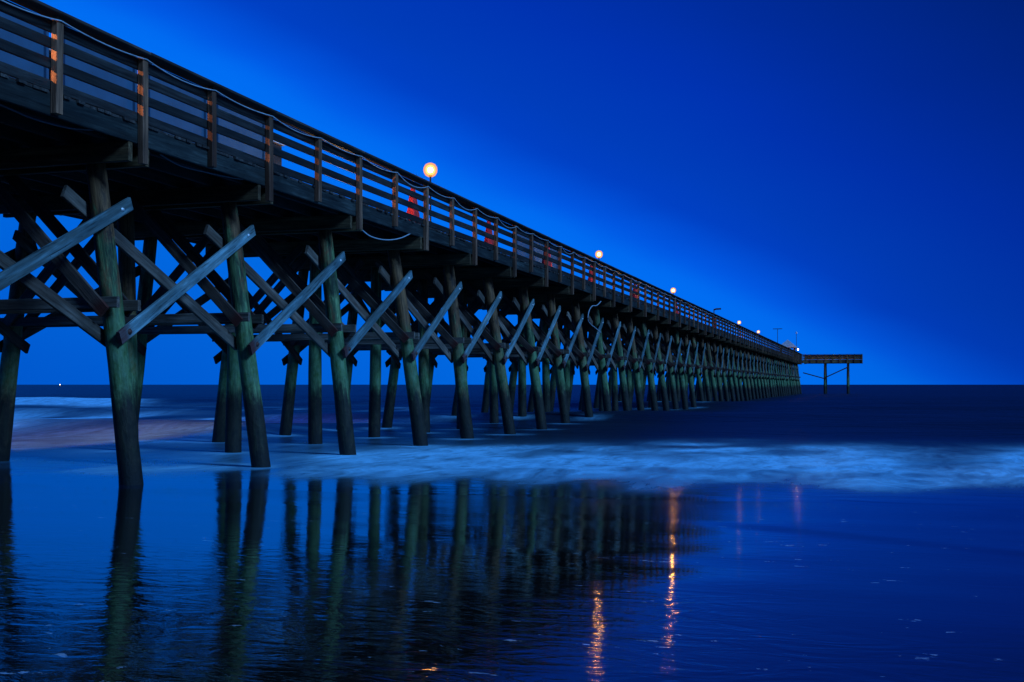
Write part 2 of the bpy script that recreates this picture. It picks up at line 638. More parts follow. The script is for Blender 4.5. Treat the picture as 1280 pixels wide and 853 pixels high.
def vnoise(x, y, seed=0):
    """smooth value noise on numpy arrays"""
    rs = np.random.RandomState(seed)
    tab = rs.rand(256, 256)
    xi, yi = np.floor(x).astype(int), np.floor(y).astype(int)
    fx, fy = x - xi, y - yi
    fx, fy = fx * fx * (3 - 2 * fx), fy * fy * (3 - 2 * fy)
    g = lambda a, b: tab[a % 256, b % 256]
    return (g(xi, yi) * (1 - fx) + g(xi + 1, yi) * fx) * (1 - fy) + (g(xi, yi + 1) * (1 - fx) + g(xi + 1, yi + 1) * fx) * fy


s_ax = [11.0]
while s_ax[-1] < 160:
    s_ax.append(s_ax[-1] + max(0.16, 0.0085 * s_ax[-1]))
s_ax += [170, 190, 220, 270, 350, 500, 800, 1500, 3000, 7000, 16000, 40000, 90000]
w_ax = list(np.arange(-16, 40, 0.4)) + list(np.arange(40, 120, 1.0))
w_ax = [-90000, -30000, -9000, -3000, -1000, -400, -200, -130, -90, -65, -50, -40, -33, -28, -24, -20] + w_ax + [125, 140, 170, 220, 320, 600, 1500, 5000, 20000, 90000]
SS, WW = np.meshgrid(np.array(s_ax), np.array(w_ax), indexing='ij')
warp = 3.0 * (vnoise(SS * 0.06 + 5, WW * 0.05 + 9, 1) - 0.5)
amp = sstep(26, 48, SS) * (1 - sstep(110, 200, SS))
Z = amp * (0.055 * np.sin((SS + warp * 2) * 2 * math.pi / 9.0) + 0.05 * np.sin((SS * 0.96 + WW * 0.22 + warp) * 2 * math.pi / 5.7)
           + 0.10 * (vnoise(SS * 0.35, WW * 0.12, 2) - 0.5) + 0.05 * (vnoise(SS * 0.9, WW * 0.35, 3) - 0.5))
# the low breaker beyond the pier and the one farther out
side = sstep(15, 20, WW)
Z += 0.36 * np.exp(-((SS - 33 - warp) / 3.2) ** 2) * side * (1 - sstep(70, 100, WW))
Z += 0.30 * np.exp(-((SS - 46 - warp * 1.5 - 0.06 * WW) / 3.0) ** 2) * (1 - 0.8 * sstep(-4, -12, WW)) * (1 - sstep(70, 100, WW))
Z += 0.40 * np.exp(-((SS - 82 - warp * 2) / 4.5) ** 2) * (1 - sstep(150, 220, WW)) * sstep(-60, -20, WW)
# thin tongues of the last swash on the sand
edge = 0.9 * (vnoise(WW * 0.16 + 3, WW * 0 + 2.5, 4) - 0.5) + 0.5 * (vnoise(WW * 0.5, WW * 0 + 1.5, 5) - 0.5)
Z += -0.006 * (1 - sstep(11, 13.5, SS)) - 0.012 * edge * 0.35 * (1 - sstep(15, 19, SS))

# foam cover
wp = 5 * (vnoise(SS * 0.2, WW * 0.2, 21) - 0.5)
n1 = vnoise(SS * 0.26 + 0.16 * WW + 0.2 * wp, WW * 0.5 + 0.2 * wp, 11)
n2 = vnoise(SS * 0.6 - 0.25 * WW + 0.3 * wp, WW * 1.0, 12)
n3 = vnoise(SS * 0.17, WW * 0.07 + 4, 13)
fm = 0.0
mid = 22.2 + 5.0 * (n3 - 0.5) - 0.10 * (WW - 4) + 1.6 * np.exp(-((WW - 3.0) / 2.5) ** 2) + 1.5 * (n1 - 0.5)
core = np.exp(-(np.where(SS < mid, (SS - mid) / 2.1, (SS - mid) / 5.2)) ** 2)
lobe = 0.50 + 0.62 * np.exp(-((WW - 4.2) / 4.0) ** 2) + 0.55 * sstep(-1.2, -3.2, WW) - 0.30 * np.exp(-((WW + 0.8) / 1.0) ** 2)
fm = fm + 0.85 * core * sstep(12.5, 8, WW) * (0.10 + 1.0 * sstep(0.22, 0.82, 0.5 * n1 + 0.5 * n2)) * lobe
fm = fm + 0.50 * np.exp(-((SS - 17.9) / 1.7) ** 2) * sstep(0.30, 0.85, 0.5 * n1 + 0.5 * n2) * sstep(13, 8, WW)
fm = fm + 0.30 * np.exp(-((SS - 17.5) / 3.0) ** 2) * sstep(0.35, 0.85, n2) * sstep(7, 12, WW)
fm = fm + 0.10 * np.exp(-((SS - 20.5) / 3.0) ** 2) * sstep(13, 7, WW)
fm = fm + 0.09 * np.exp(-((SS - 22) / 6.0) ** 2)
fm = fm + 0.10 * np.exp(-((SS - 16.2) / 0.8) ** 2) * sstep(0.3, 0.8, n2)
lb = side * (1 - sstep(45, 70, WW))
fm = fm + lb * (1.0 * np.exp(-((SS - 27.5 - warp) / 3.6) ** 2) * (0.15 + 0.8 * n1) * (0.35 + 1.0 * n2) + 1.0 * np.exp(-((SS - 39 - warp) / 5.5) ** 2) * sstep(0.15, 0.7, n1) + 0.35 * np.exp(-((SS - 22.5) / 2.2) ** 2) * n2)
fm = fm + 0.9 * sstep(0.66, 0.76, WW / np.maximum(SS, 1)) * np.exp(-((SS - 80 - warp * 2) / 9.0) ** 2) * (0.6 + 0.6 * n1)
fm = fm + 0.18 * np.exp(-((SS - 60) / 10.0) ** 2) * sstep(0.5, 0.9, n1) * sstep(10, 25, WW)
for k_ in range(-4, 40, 2):
    s_ = 16.388 * float(np.interp(k_, [-6, -2, 0, 2, 4, 6, 8, 10, 12, 16, 20, 26, 40], [0.4, 0.873, 1.1086, 1.3423, 1.5798, 1.8182, 2.045, 2.275, 2.5, 2.9369, 3.39, 4.05, 5.6])) - 3.17
    for w_ in (10.58, 13.41, 16.24):
        d_ = np.sqrt(((SS - s_ + 0.25) / 1.0) ** 2 + ((WW - w_) / 1.0) ** 2)
        fm = fm + 0.20 * np.exp(-((d_ - 0.25) / 0.38) ** 2) * (0.3 + n2)
fm = np.clip(2.6 * fm, 0, 1) * (0.45 * sstep(14.6, 18.0, SS + 2.0 * (n2 - 0.5)) + 0.55 * sstep(16.5, 21.0, SS + 2.5 * (n1 - 0.5)))

nS, nW = SS.shape
verts = np.stack([-(WW - W0), SS - S0, Z], -1).reshape(-1, 3)
idx = np.arange(nS * nW).reshape(nS, nW)
quads = np.stack([idx[:-1, :-1], idx[:-1, 1:], idx[1:, 1:], idx[1:, :-1]], -1).reshape(-1, 4)[:, ::-1]
sea_me = bpy.data.meshes.new('sea')
sea_me.vertices.add(len(verts))
sea_me.vertices.foreach_set('co', verts.ravel())
sea_me.loops.add(quads.size)
sea_me.loops.foreach_set('vertex_index', quads.ravel().astype(np.int32))
sea_me.polygons.add(len(quads))
sea_me.polygons.foreach_set('loop_start', np.arange(0, quads.size, 4, dtype=np.int32))
sea_me.polygons.foreach_set('loop_total', np.full(len(quads), 4, dtype=np.int32))
sea_me.update(calc_edges=True)
if sum(p.normal.z for p in list(sea_me.polygons)[:50]) < 0:
    sea_me.flip_normals()
at_ = sea_me.attributes.new('foam', 'FLOAT', 'POINT')
at_.data.foreach_set('value', fm.ravel().astype(np.float32))
smooth(sea_me)


def sea_mat():
    m, t, p = new_mat('sea_water')
    c = nd(t, 'ShaderNodeTexCoord')
    co = c.outputs['Object']
    a = nd(t, 'ShaderNodeAttribute')
    a.attribute_name = 'foam'
    f = a.outputs['Fac']
    st = noise_tex(t, co, 1.0, (1.25, 0.42, 1), 6, 0.66, 1.6)
    st2 = noise_tex(t, co, 1.0, (4.2, 1.5, 1), 5, 0.68, 1.2)
    br = mth(t, 'ADD', mth(t, 'MULTIPLY', st, 0.7), mth(t, 'MULTIPLY', st2, 0.3))
    brr = ramp(t, [(0.34, 0.38), (0.48, 0.78), (0.64, 1.2)])
    lk(t, br, brr.inputs[0])
    fo = mth(t, 'MULTIPLY', f, brr.outputs[0], True)
    col = mixc(t, fo, (0.003, 0.012, 0.028), (0.30, 0.76, 0.95))
    lk(t, col, p.inputs['Base Color'])
    sp = nd(t, 'ShaderNodeSeparateXYZ')
    lk(t, co, sp.inputs[0])
    rgr = ramp(t, [(0.0, 0.05), (0.12, 0.12), (0.4, 0.34), (1.0, 0.44)])
    lk(t, mth(t, 'MULTIPLY', mth(t, 'ADD', sp.outputs[1], -2.5), 1 / 24.0), rgr.inputs[0])
    rg = mth(t, 'ADD', rgr.outputs[0], mth(t, 'MULTIPLY', fo, 0.5))
    lk(t, rg, p.inputs['Roughness'])
    p.inputs['IOR'].default_value = 1.333
    w1 = noise_tex(t, co, 1.0, (0.5, 1.8, 1), 4, 0.5, 0.8)
    w2 = noise_tex(t, co, 1.0, (3.0, 9.0, 1), 3, 0.5, 0.4)
    far = ramp(t, [(0.07, 0.02), (0.17, 0.28), (0.5, 1.0)])
    # slicks and ruffled water
    slick = noise_tex(t, co, 1.0, (0.03, 0.11, 1), 4, 0.55, 1.0)
    slr = ramp(t, [(0.35, 0.55), (0.65, 1.25)])
    lk(t, slick, slr.inputs[0])
    fs_ = mth(t, 'MULTIPLY', far.outputs[0], slr.outputs[0])
    lk(t, mth(t, 'MULTIPLY', sp.outputs[1], 1 / 40.0), far.inputs[0])
    b = nd(t, 'ShaderNodeBump')
    b.inputs['Distance'].default_value = 1.0
    lk(t, fs_, b.inputs['Strength'])
    lk(t, mth(t, 'ADD', mth(t, 'MULTIPLY', w1, 0.16), mth(t, 'MULTIPLY', w2, 0.03)), b.inputs['Height'])
    lk(t, b.outputs[0], p.inputs['Normal'])
    return m


sea = obj('sea', sea_me, sea_mat())
sea.location = WD(S0, W0, 0)
sea.rotation_euler = (0, 0, -TH)
tag(sea, 'dark blue sea blurred smooth with pale foam reaching the horizon', kind='structure')

# ------------------------------------------------------------------ the pier
pier = empty('fishing_pier', WD(S0, W0, 0), -TH)
tag(pier, 'long wooden fishing pier on green timber piles running out to sea', 'pier')
ZD = 5.42                                     # deck top
W_NEAR, W_FAR = 10.33, 16.49                  # outer faces of the two rails
UPZ = Vector((0, 0, 1))
jit = lambda a: random.uniform(-a, a)


def pile_mesh(length, r0, r1, n=14, rings=12, seed=0):
    """foot at z=0, slightly crooked and out of round"""
    vs, fs = [], []
    ph = seed * 1.7
    for i in range(rings + 1):
        u = i / rings
        z = u * length
        r = r0 + (r1 - r0) * u
        cx = 0.03 * math.sin(u * 3.1 + ph) - 0.03 * math.sin(ph) * (1 - u)
        cy = 0.03 * math.cos(u * 2.7 + ph * 1.3) - 0.03 * math.cos(ph * 1.3) * (1 - u)
        for q in range(n):
            a = 2 * math.pi * q / n
            rr = r * (1 + 0.07 * mnoise.noise(Vector((math.cos(a) * 1.5 + seed * 9, math.sin(a) * 1.5, z * 1.1))))
            if z < 2.9:
                rr *= 1 + 0.06 * max(0, mnoise.noise(Vector((math.cos(a) * 4, math.sin(a) * 4 + seed * 5, z * 4))))
            vs.append((cx + rr * math.cos(a), cy + rr * math.sin(a), z))
    for i in range(rings):
        for q in range(n):
            b = (q + 1) % n
            fs.append((i * n + q, i * n + b, (i + 1) * n + b, (i + 1) * n + q))
    fs.append(tuple(range(n))[::-1])
    fs.append(tuple(range(rings * n, rings * n + n)))
    me = bpy.data.meshes.new('pile')
    me.from_pydata(vs, [], fs)
    me.materials.append(M_PILE)
    return smooth(me)


FOOT = -1.4
PILES = [pile_mesh(6.5, 0.178 + 0.01 * (i % 3), 0.148, seed=i) for i in range(8)]


def pile(s, w_foot0, w_top, z_top, name='pile'):
    """w_foot0 is the position at water level"""
    slope = (w_top - w_foot0) / z_top
    p0 = L(s, w_foot0 + slope * FOOT, FOOT)
    p1 = L(s, w_top, z_top)
    d = p1 - p0
    q = UPZ.rotation_difference(d.normalized())
    m = Matrix.Translation(p0) @ q.to_matrix().to_4x4() @ Matrix.Rotation(random.uniform(0, 6.28), 4, 'Z')
    m = m @ Matrix.Diagonal((1, 1, d.length / 6.5, 1))
    return obj(name, random.choice(PILES), M_PILE, pier, m)


bolt_me = smooth(lathe([(0.034, 0), (0.034, 0.006), (0.021, 0.007), (0.021, 0.026), (0.012, 0.028)], 8))
bolt_me.materials.append(M_BOLT)
rust_me = smooth(lathe([(0.05, 0), (0.05, 0.008), (0.026, 0.009), (0.026, 0.032), (0.015, 0.034)], 8))
rust_me.materials.append(M_RUST)


def bolt(parent, ylocal, xside, thick, rusty=False):
    """on a face of a timber (parent axes: y long, x across the face)"""
    m = Matrix.Translation((xside * (thick / 2), ylocal, 0)) @ Matrix.Rotation(math.radians(90) * xside, 4, 'Y')
    return obj('bolt', rust_me if rusty else bolt_me, None, parent, m)


PW = lambda z: 10.58 + 0.64 * z / 4.8            # axis of the near piles
PWF = lambda z: 2 * W0 - PW(z)                   # axis of the far piles
bents = list(range(-4, KEND + 1, 2))
for i, k in enumerate(bents):
    s = sk(k)
    zt = 4.80
    top = 5.0
    pile(s + jit(0.05), PW(0) + jit(0.06), PW(top) + jit(0.04), top)
    pile(s + jit(0.05), W0 + jit(0.05), W0 + jit(0.05), top)
    pile(s + jit(0.05), PWF(0) + jit(0.06), PWF(top) + jit(0.04), top)
    # cap beams, one on either side of the pile heads
    for sg in (-1, 1):
        ss_ = s + sg * 0.225
        beam('cap_beam', L(ss_, 10.45 + jit(0.03), 4.96), L(ss_, 16.38, 4.96), 0.10, 0.29, M_BEAM, pier)
    # ledgers
    for sg in (-1, 1):
        ss_ = s + sg * 0.225
        zz = 2.71 + jit(0.02)
        beam('ledger', L(ss_, 10.64 + jit(0.05) - (0.03 if sg > 0 else 0), zz), L(ss_, 16.15 + jit(0.06), zz + jit(0.02)), 0.075, 0.165, M_LEDGER, pier)
    # braces across the bent: from the ledger at the outer piles up to the middle pile head
    for sg in (-1, 1):
        ss_ = s + sg * 0.292
        for far in (0, 1):
            f = (lambda w: w) if not far else (lambda w: 2 * W0 - w)
            o = beam('transverse_brace', L(ss_, f(10.80 + jit(0.05)), 2.58 + jit(0.03)), L(ss_ , f(13.2), 4.98 + jit(0.04)), 0.055, 0.20, M_TBRACE, pier)
            if k < 20 and sg < 0 and not far:
                bolt(o, -o.data.vertices[8].co.y + 0.18, 1, 0.055, True)
    # braces along the pier
    if k < KEND:
        s2 = sk(k + 2)
        for far in (0, 1):
            if k > 16 and random.random() < 0.07:
                continue
            f = (lambda w: w) if not far else (lambda w: 2 * W0 - w)
            zA, zB = 2.17 + jit(0.06), 4.32 + jit(0.07)
            wa, wb = PW(zA) - 0.205, PW(zB) - 0.195
            o = beam('longitudinal_brace', L(s - 0.20 + jit(0.04), f(wa), zA), L(s2 + 0.46 + jit(0.05), f(wb), zB), 0.06, 0.205, M_BRACE if not far else M_TBRACE, pier)
            if k < 24 and not far:
                hy = o.data.vertices[8].co.y
                bolt(o, hy - 0.30, 1, 0.06)
                bolt(o, -hy + 0.26, 1, 0.06, True)
            wa, wb = PW(zB) + 0.20, PW(zA) + 0.21
            o = beam('longitudinal_brace', L(s2 + 0.10 + jit(0.05), f(wb), zA + 0.03), L(s - 0.55 + jit(0.05), f(wa), 4.33 + jit(0.04)), 0.06, 0.20, M_LEDGER if not far else M_TBRACE, pier)

# stringers and deck
for j in range(9):
    w = 10.75 + j * (16.07 - 10.75) / 8
    for a in range(-6, KEND, 8):
        b = min(a + 8, KEND)
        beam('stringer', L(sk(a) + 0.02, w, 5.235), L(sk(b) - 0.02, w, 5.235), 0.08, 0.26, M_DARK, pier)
PL = 0.148
s_pl = sk(-6)
plank_me = box_mesh(0.14, 5.98, 0.04, M_PLANK, 0.004)
npl = 0
rest = bmesh.new()
while s_pl < sk(KEND):
    if npl < 300:
        m = Matrix.Translation(L(s_pl, W0 + jit(0.03), ZD - 0.021 + jit(0.002))) @ Matrix.Rotation(math.radians(90), 4, 'Z')
        obj('deck_plank', plank_me, None, pier, m)
    else:
        m = Matrix.Translation(L(s_pl, W0 + jit(0.03), ZD - 0.021 + jit(0.002))) @ Matrix.Diagonal((5.98, 0.14, 0.04, 1))
        bmesh.ops.create_cube(rest, size=1.0, matrix=m)
    npl += 1
    s_pl += PL
rme = bpy.data.meshes.new('deck_planking')
rest.to_mesh(rme)
rest.free()
tag(obj('deck_planking', rme, M_PLANK, pier), kind='stuff')

# rim boards and rails
for far in (0, 1):
    f = (lambda w: w) if not far else (lambda w: 2 * W0 - w)
    step = 2 if not far else 4
    for a in range(-6, KEND, step):
        b = min(a + step, KEND)
        s0, s1 = sk(a) + 0.004, sk(b) - 0.004
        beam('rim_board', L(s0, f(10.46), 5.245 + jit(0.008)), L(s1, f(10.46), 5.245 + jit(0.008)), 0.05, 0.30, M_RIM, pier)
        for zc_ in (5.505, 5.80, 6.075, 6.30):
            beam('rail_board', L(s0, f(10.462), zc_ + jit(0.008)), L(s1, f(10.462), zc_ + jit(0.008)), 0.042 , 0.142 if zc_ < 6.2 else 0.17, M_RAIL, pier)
        beam('cap_rail', L(s0, f(10.385), 6.445 + jit(0.004)), L(s1, f(10.385), 6.445 + jit(0.004)), 0.29, 0.045, M_CAPR, pier)
for far in (0, 1):
    f = (lambda w: w) if not far else (lambda w: 2 * W0 - w)
    for k in range(-6, KEND + 1):
        s = sk(k)
        zb = 4.815 if k % 2 == 0 else 5.12
        beam('rail_post', L(s + jit(0.015), f(10.383), zb + jit(0.02)), L(s + jit(0.02), f(10.383), 6.415), 0.135, 0.10, M_POST, pier, up=Vector((1, 0, 0)))

# ------------------------------------------------------------------ the platform at the end, running out to the right
sE = sk(KEND)
for j, (sa, sb) in enumerate(((sE + 0.05, sE + 0.05), (sE + 6.0, sE + 6.0))):
    for z_, h_ in ((5.20, 0.36), (5.505, 0.145), (5.80, 0.145), (6.075, 0.145), (6.30, 0.17)):
        for w1, w2 in ((0.9, 4.05), (4.06, 7.2), (7.21, 10.3)):
            beam('rim_board' if z_ < 5.3 else 'rail_board', L(sa + 0.07, w1, z_), L(sb + 0.07, w2, z_), 0.05, h_, M_ENDB, pier)
    beam('cap_rail', L(sa, 0.85, 6.445), L(sb, 10.33, 6.445), 0.25, 0.045, M_CAPR, pier)
    for q in range(9):
        w = 0.92 + q * 1.16
        beam('rail_post', L(sa, w, 5.0), L(sa, w, 6.42), 0.09, 0.12, M_ENDB, pier, up=Vector((1, 0, 0)))
for z_, h_ in ((5.20, 0.36), (5.505, 0.145), (5.80, 0.145), (6.075, 0.145), (6.30, 0.17)):
    beam('rim_board' if z_ < 5.3 else 'rail_board', L(sE + 0.1, 0.86, z_), L(sE + 6.0, 0.86, z_), 0.05, h_, M_ENDB, pier)
for q in range(4):
    beam('stringer', L(sE + 0.8 + q * 1.4, 0.9, 5.22), L(sE + 0.8 + q * 1.4, 16.4, 5.22), 0.08, 0.26, M_DARK, pier)
for q in range(6):
    beam('deck_board', L(sE + 0.6 + q * 1.0, 0.9, ZD - 0.02), L(sE + 0.6 + q * 1.0, 16.4, ZD - 0.02), 0.98, 0.04, M_PLANK, pier)
for w in (3.1, 6.75):
    for ds in (0.45, 5.4):
        pile(sE + ds, w, w + 0.02, 5.0)
    beam('cap_beam', L(sE + 0.1, w, 4.86), L(sE + 5.9, w, 4.86), 0.28, 0.25, M_BEAM, pier)
beam('longitudinal_brace', L(sE + 0.2, 10.2, 3.45), L(sE + 0.2, 6.5, 2.4), 0.06, 0.17, M_TBRACE, pier)
beam('longitudinal_brace', L(sE + 0.2, 7.0, 2.5), L(sE + 0.2, 3.2, 4.3), 0.06, 0.17, M_TBRACE, pier)

# ------------------------------------------------------------------ lamps
GLOBE = smooth(lathe([(0.035, -0.115), (0.08, -0.09), (0.108, -0.045), (0.115, 0.0), (0.108, 0.045), (0.08, 0.09), (0.035, 0.112)], 16))
GLOBE.materials.append(M_GLOBE)
lamp_pole_me = smooth(lathe([(0.04, 0), (0.04, 0.02), (0.022, 0.03), (0.022, 1.15), (0.045, 1.16), (0.045, 1.20)], 10))
lamp_pole_me.materials.append(M_POLE)


def lamp(s, w, label, z=6.79, r=1.0, mat=None, group='lit globe lamps along the pier', shells=True, h=1.2):
    o = empty('globe_lamp', WD(s, w, z - 0.115 * r - h), -TH)
    tag(o, label, 'lamp', group)
    obj('pole', lamp_pole_me, None, o).scale = (1, 1, h / 1.2)
    g = GLOBE
    if mat:
        g = GLOBE.copy()
        g.materials.clear()
        g.materials.append(mat)
    c = (0, 0, h + 0.115 * r)
    if shells:
        for nm, q, mm in (('globe', 1.35, M_MILK_OUT), ('diffuser', 0.95, M_MILK_IN)):
            e = GLOBE.copy()
            e.materials.clear()
            e.materials.append(mm)
            gg = obj(nm, e, None, o)
            gg.location = c
            gg.scale = (q * r,) * 3
        b = obj('bulb', g, None, o)
        b.location = c
        b.scale = (0.5 * r,) * 3
    else:
        gg = obj('globe', g, None, o)
        gg.location = c
        gg.scale = (r, r, r)
    return o


def s_at(px, w):
    """distance along the pier of something w metres left of the camera line that shows in photo column px"""
    x = (px - 640) / FPX
    return w * (CT + x * ST) / (ST - x * CT)


lamp(s_at(538, 10.62), 10.62, 'brightest orange globe lamp, nearest one shining above the pier rail', z=6.95, r=1.15)
lamp(s_at(748.7, 10.62), 10.62, 'second lit globe lamp along the pier rail, a little smaller than the nearest', z=6.88)
lamp(s_at(841.5, 10.62), 10.62, 'third lit globe lamp along the pier rail, before the bare hooked pole', z=6.87)
lamp(s_at(924, 10.62), 10.62, 'fourth lit globe lamp, just beyond the bare hooked pole on the rail', z=6.86, mat=M_GLOBE_W)
lamp(s_at(948, 10.62), 10.62, 'fifth lit globe lamp, small, well short of the roofed shelter', z=6.85, mat=M_GLOBE_W)
lamp(s_at(997.5, 10.55), 10.55, 'reddish lit globe lamp beside the shelter at the pier end', z=7.05, mat=M_GLOBE_R)
lamp(8.0, 13.3, 'globe lamp on the landward deck, out of view, lighting the nearest posts orange', z=7.3, mat=M_GLOBE_S, shells=False)
lamp(27.5, 16.2, 'globe lamp on the far side of the deck, hidden by the rail', z=7.6, mat=M_GLOBE_F, shells=False)
for k, lab in ((4.4, 'small low globe lamp added unseen behind the rail, left of the nearest folded red umbrella'),
               (17.4, 'small low globe lamp added unseen behind the rail, just right of the second lit lamp'),
               (20.4, 'small low globe lamp added unseen behind the rail, midway from second to third lit lamp'),
               (23.4, 'small low globe lamp added unseen behind the rail, just left of the third lit lamp'),
               (29.4, 'small low globe lamp added unseen behind the rail, just right of the third lit lamp'),
               (33.4, 'small low globe lamp added unseen behind the rail, left of the bare hooked pole'),
               (45.4, 'small low globe lamp added unseen behind the rail, left of the fourth lit lamp')):
    lamp(sk(int(k)) + 1.8 * (k % 1), 11.3, lab, z=5.62, r=0.45, h=0.15, mat=M_GLOBE_D, shells=False, group='deck lamps hidden by the rail')  # low lamps added out of sight to throw orange light on the rail posts
lamp(sE + 1.5, 5.6, 'small globe lamp behind the rail boards of the end platform', z=6.1, r=0.6, h=0.6, mat=M_GLOBE_D, shells=False, group='deck lamps hidden by the rail')



def bare_pole(s, w, h, arm, label):
    o = empty('bare_lamp_pole', WD(s, w, ZD), -TH)
    tag(o, label, 'lamp pole')
    me = tube([(0, 0, 0), (0, 0, h)], 0.036, 8)
    obj('pole', me, M_POLE, o)
    if arm == 'hook':
        obj('arm', tube([(0, 0, h - 0.03), (0.18, 0, h + 0.01), (0.5, 0, h + 0.02)], 0.06, 8), M_POLE, o)
    if arm == 'tee':
        obj('arm', tube([(-0.6, 0, h), (0.6, 0, h)], 0.045, 8), M_POLE, o)
    if arm == 'tip':
        m = smooth(lathe([(0.03, 0), (0.12, 0.05), (0.14, 0.2), (0.08, 0.34), (0.02, 0.38)], 10))
        c = obj('finial', m, M_WHITE, o)
        c.location = (0, 0, h)
    return o


bare_pole(s_at(892.5, 10.62), 10.62, 1.52, 'hook', 'short dark unlit pole with a hooked arm on the pier rail')
bare_pole(s_at(972, 11.5), 11.5, 3.5, 'tee', 'thin unlit pole with a cross arm near the pier end shelter')
bare_pole(s_at(995.5, 11.2), 11.2, 4.4, 'tip', 'thin tall pole with a white tip behind the pier end shelter')

# ------------------------------------------------------------------ shelter at the end
sh = empty('shelter', WD(192.5, 12.4, ZD), -TH)
tag(sh, 'small roofed shelter with pale hipped roof near the pier end', 'shelter')
for x in (-1.05, 1.05):
    for y in (-1.4, 1.4):
        beam('post', Vector((x, y, 0)), Vector((x, y, 2.0)), 0.16, 0.16, M_POST, sh, up=Vector((1, 0, 0)))
beam('wall_board', Vector((1.05, -1.3, 1.2)), Vector((1.05, 1.3, 1.2)), 0.05, 1.4, M_BEAM, sh)
rv = [(-1.45, -1.8, 2.0), (1.45, -1.8, 2.0), (1.45, 1.8, 2.0), (-1.45, 1.8, 2.0), (-1.45, -1.8, 2.12), (1.45, -1.8, 2.12), (1.45, 1.8, 2.12), (-1.45, 1.8, 2.12), (0, -0.35, 3.35), (0, 0.35, 3.35)]
rf = [(3, 2, 1, 0), (0, 1, 5, 4), (1, 2, 6, 5), (2, 3, 7, 6), (3, 0, 4, 7), (4, 5, 8), (5, 6, 9, 8), (6, 7, 9), (7, 4, 8, 9)]
rm = bpy.data.meshes.new('roof')
rm.from_pydata(rv, [], rf)
obj('roof', rm, M_ROOF, sh)


# ------------------------------------------------------------------ folded red umbrellas on the deck
def umbrella_canopy(seed):
    rnd = random.Random(seed)
    n, rings = 24, 12
    vs, fs = [], []
    for i in range(rings + 1):
        u = i / rings
        z = 2.06 - 1.20 * u
        r = 0.035 + 0.17 * u ** 0.75 + (0.04 * math.sin(u * 9) if 0.55 < u < 0.8 else 0) * 0.4
        for q in range(n):
            a = 2 * math.pi * q / n
            rr = r * (1 + 0.26 * u * math.cos(8 * a / 1.0 + 0.8 * u + seed) * 0.9)
            vs.append((rr * math.cos(a + 0.3 * u), rr * math.sin(a + 0.3 * u), z - (0.09 * (0.5 + 0.5 * math.cos(8 * a + seed)) if i == rings else 0)))
    for i in range(rings):
        for q in range(n):
            b = (q + 1) % n
            fs.append((i * n + q, (i + 1) * n + q, (i + 1) * n + b, i * n + b))
    fs.append(tuple(range(n)))
    me = bpy.data.meshes.new('canopy')
    me.from_pydata(vs, [], fs)
    me.materials.append(M_RED)
    return smooth(me)


UPOLE = smooth(lathe([(0.022, 0.0), (0.022, 2.14), (0.03, 2.15), (0.01, 2.2)], 8))
UPOLE.materials.append(M_WHITE)
UBASE = smooth(lathe([(0.26, 0.0), (0.26, 0.05), (0.06, 0.10), (0.03, 0.30)], 16))
UBASE.materials.append(M_POLE)
UTIE = smooth(lathe([(0.165, 1.28), (0.175, 1.30), (0.17, 1.335), (0.16, 1.35)], 16))
UTIE.materials.append(M_WHITE)
u_spots = [(516, 13.0, 'folded red umbrella on the deck just left of the nearest lit lamp'),
           (611, 13.0, 'folded red umbrella on the deck, second one, right of the nearest lit lamp'),
           (683.5, 12.6, 'folded red umbrella showing as a narrow strip beside a pale screen'),
           (739, 13.0, 'folded red umbrella on the deck just left of the second lit lamp'),
           (793.5, 13.0, 'folded red umbrella midway between the second and third lit lamps'),
           (845, 13.0, 'folded red umbrella on the deck just right of the third lit lamp'),
           (893, 13.0, 'folded red umbrella on the deck under the bare hooked pole'),
           (1006.5, 12.2, 'small folded red umbrella standing at the corner of the end platform')]
for i, (px, w, lab) in enumerate(u_spots):
    o = empty('folded_umbrella', WD(s_at(px, w), w, ZD), random.uniform(0, 6))
    tag(o, lab, 'umbrella', 'red umbrellas folded on the deck')
    obj('canopy', umbrella_canopy(i), None, o)
    obj('pole', UPOLE, None, o)
    obj('base', UBASE, None, o)
    if i == 7:
        o.location.z += 0.25

# ------------------------------------------------------------------ pale screens and counters behind the near rail
def kx(k):
    """photo column of rail post k"""
    s = sk(k)
    return 640 + FPX * (s * ST - 10.38 * CT) / (s * CT + 10.38 * ST)


def screen(ka, kb, label, ins=0.12, w=13.2):
    s0 = s_at(kx(ka + 0.04), w)
    s1 = s_at(kx(kb - ins), w)
    o = empty('wind_screen', WD((s0 + s1) / 2, w, ZD), -TH)
    tag(o, label, 'screen', 'pale screens behind the rail')
    h = (s1 - s0) / 2
    beam('panel', Vector((0, -h, 1.15)), Vector((0, h, 1.15)), 0.03, 2.1, M_PANEL, o)
    for y in (-h + 0.04, h - 0.04):
        beam('upright', Vector((0.04, y, 0)), Vector((0.04, y, 2.25)), 0.06, 0.08, M_PANEL, o, up=Vector((1, 0, 0)))
    return o


for (ka, kb), nm in zip(((-3, -2), (-2, -1), (-1, 0), (0, 1), (1, 2)),
                        ('left of the leftmost rail post, at the picture edge', 'in the first full bay from the left', 'in the second full bay from the left',
                         'in the third full bay from the left', 'last before the open rail')):
    screen(ka, kb, 'pale screen behind the near rail, ' + nm)
screen(10, 11, 'pale screen behind the rail, first of the three beyond the second umbrella', 0.12)
screen(11, 12, 'pale screen behind the rail, middle of the three beyond the second umbrella', 0.12)
screen(12, 13, 'pale screen behind the rail, last of the three beyond the second umbrella', 0.25)


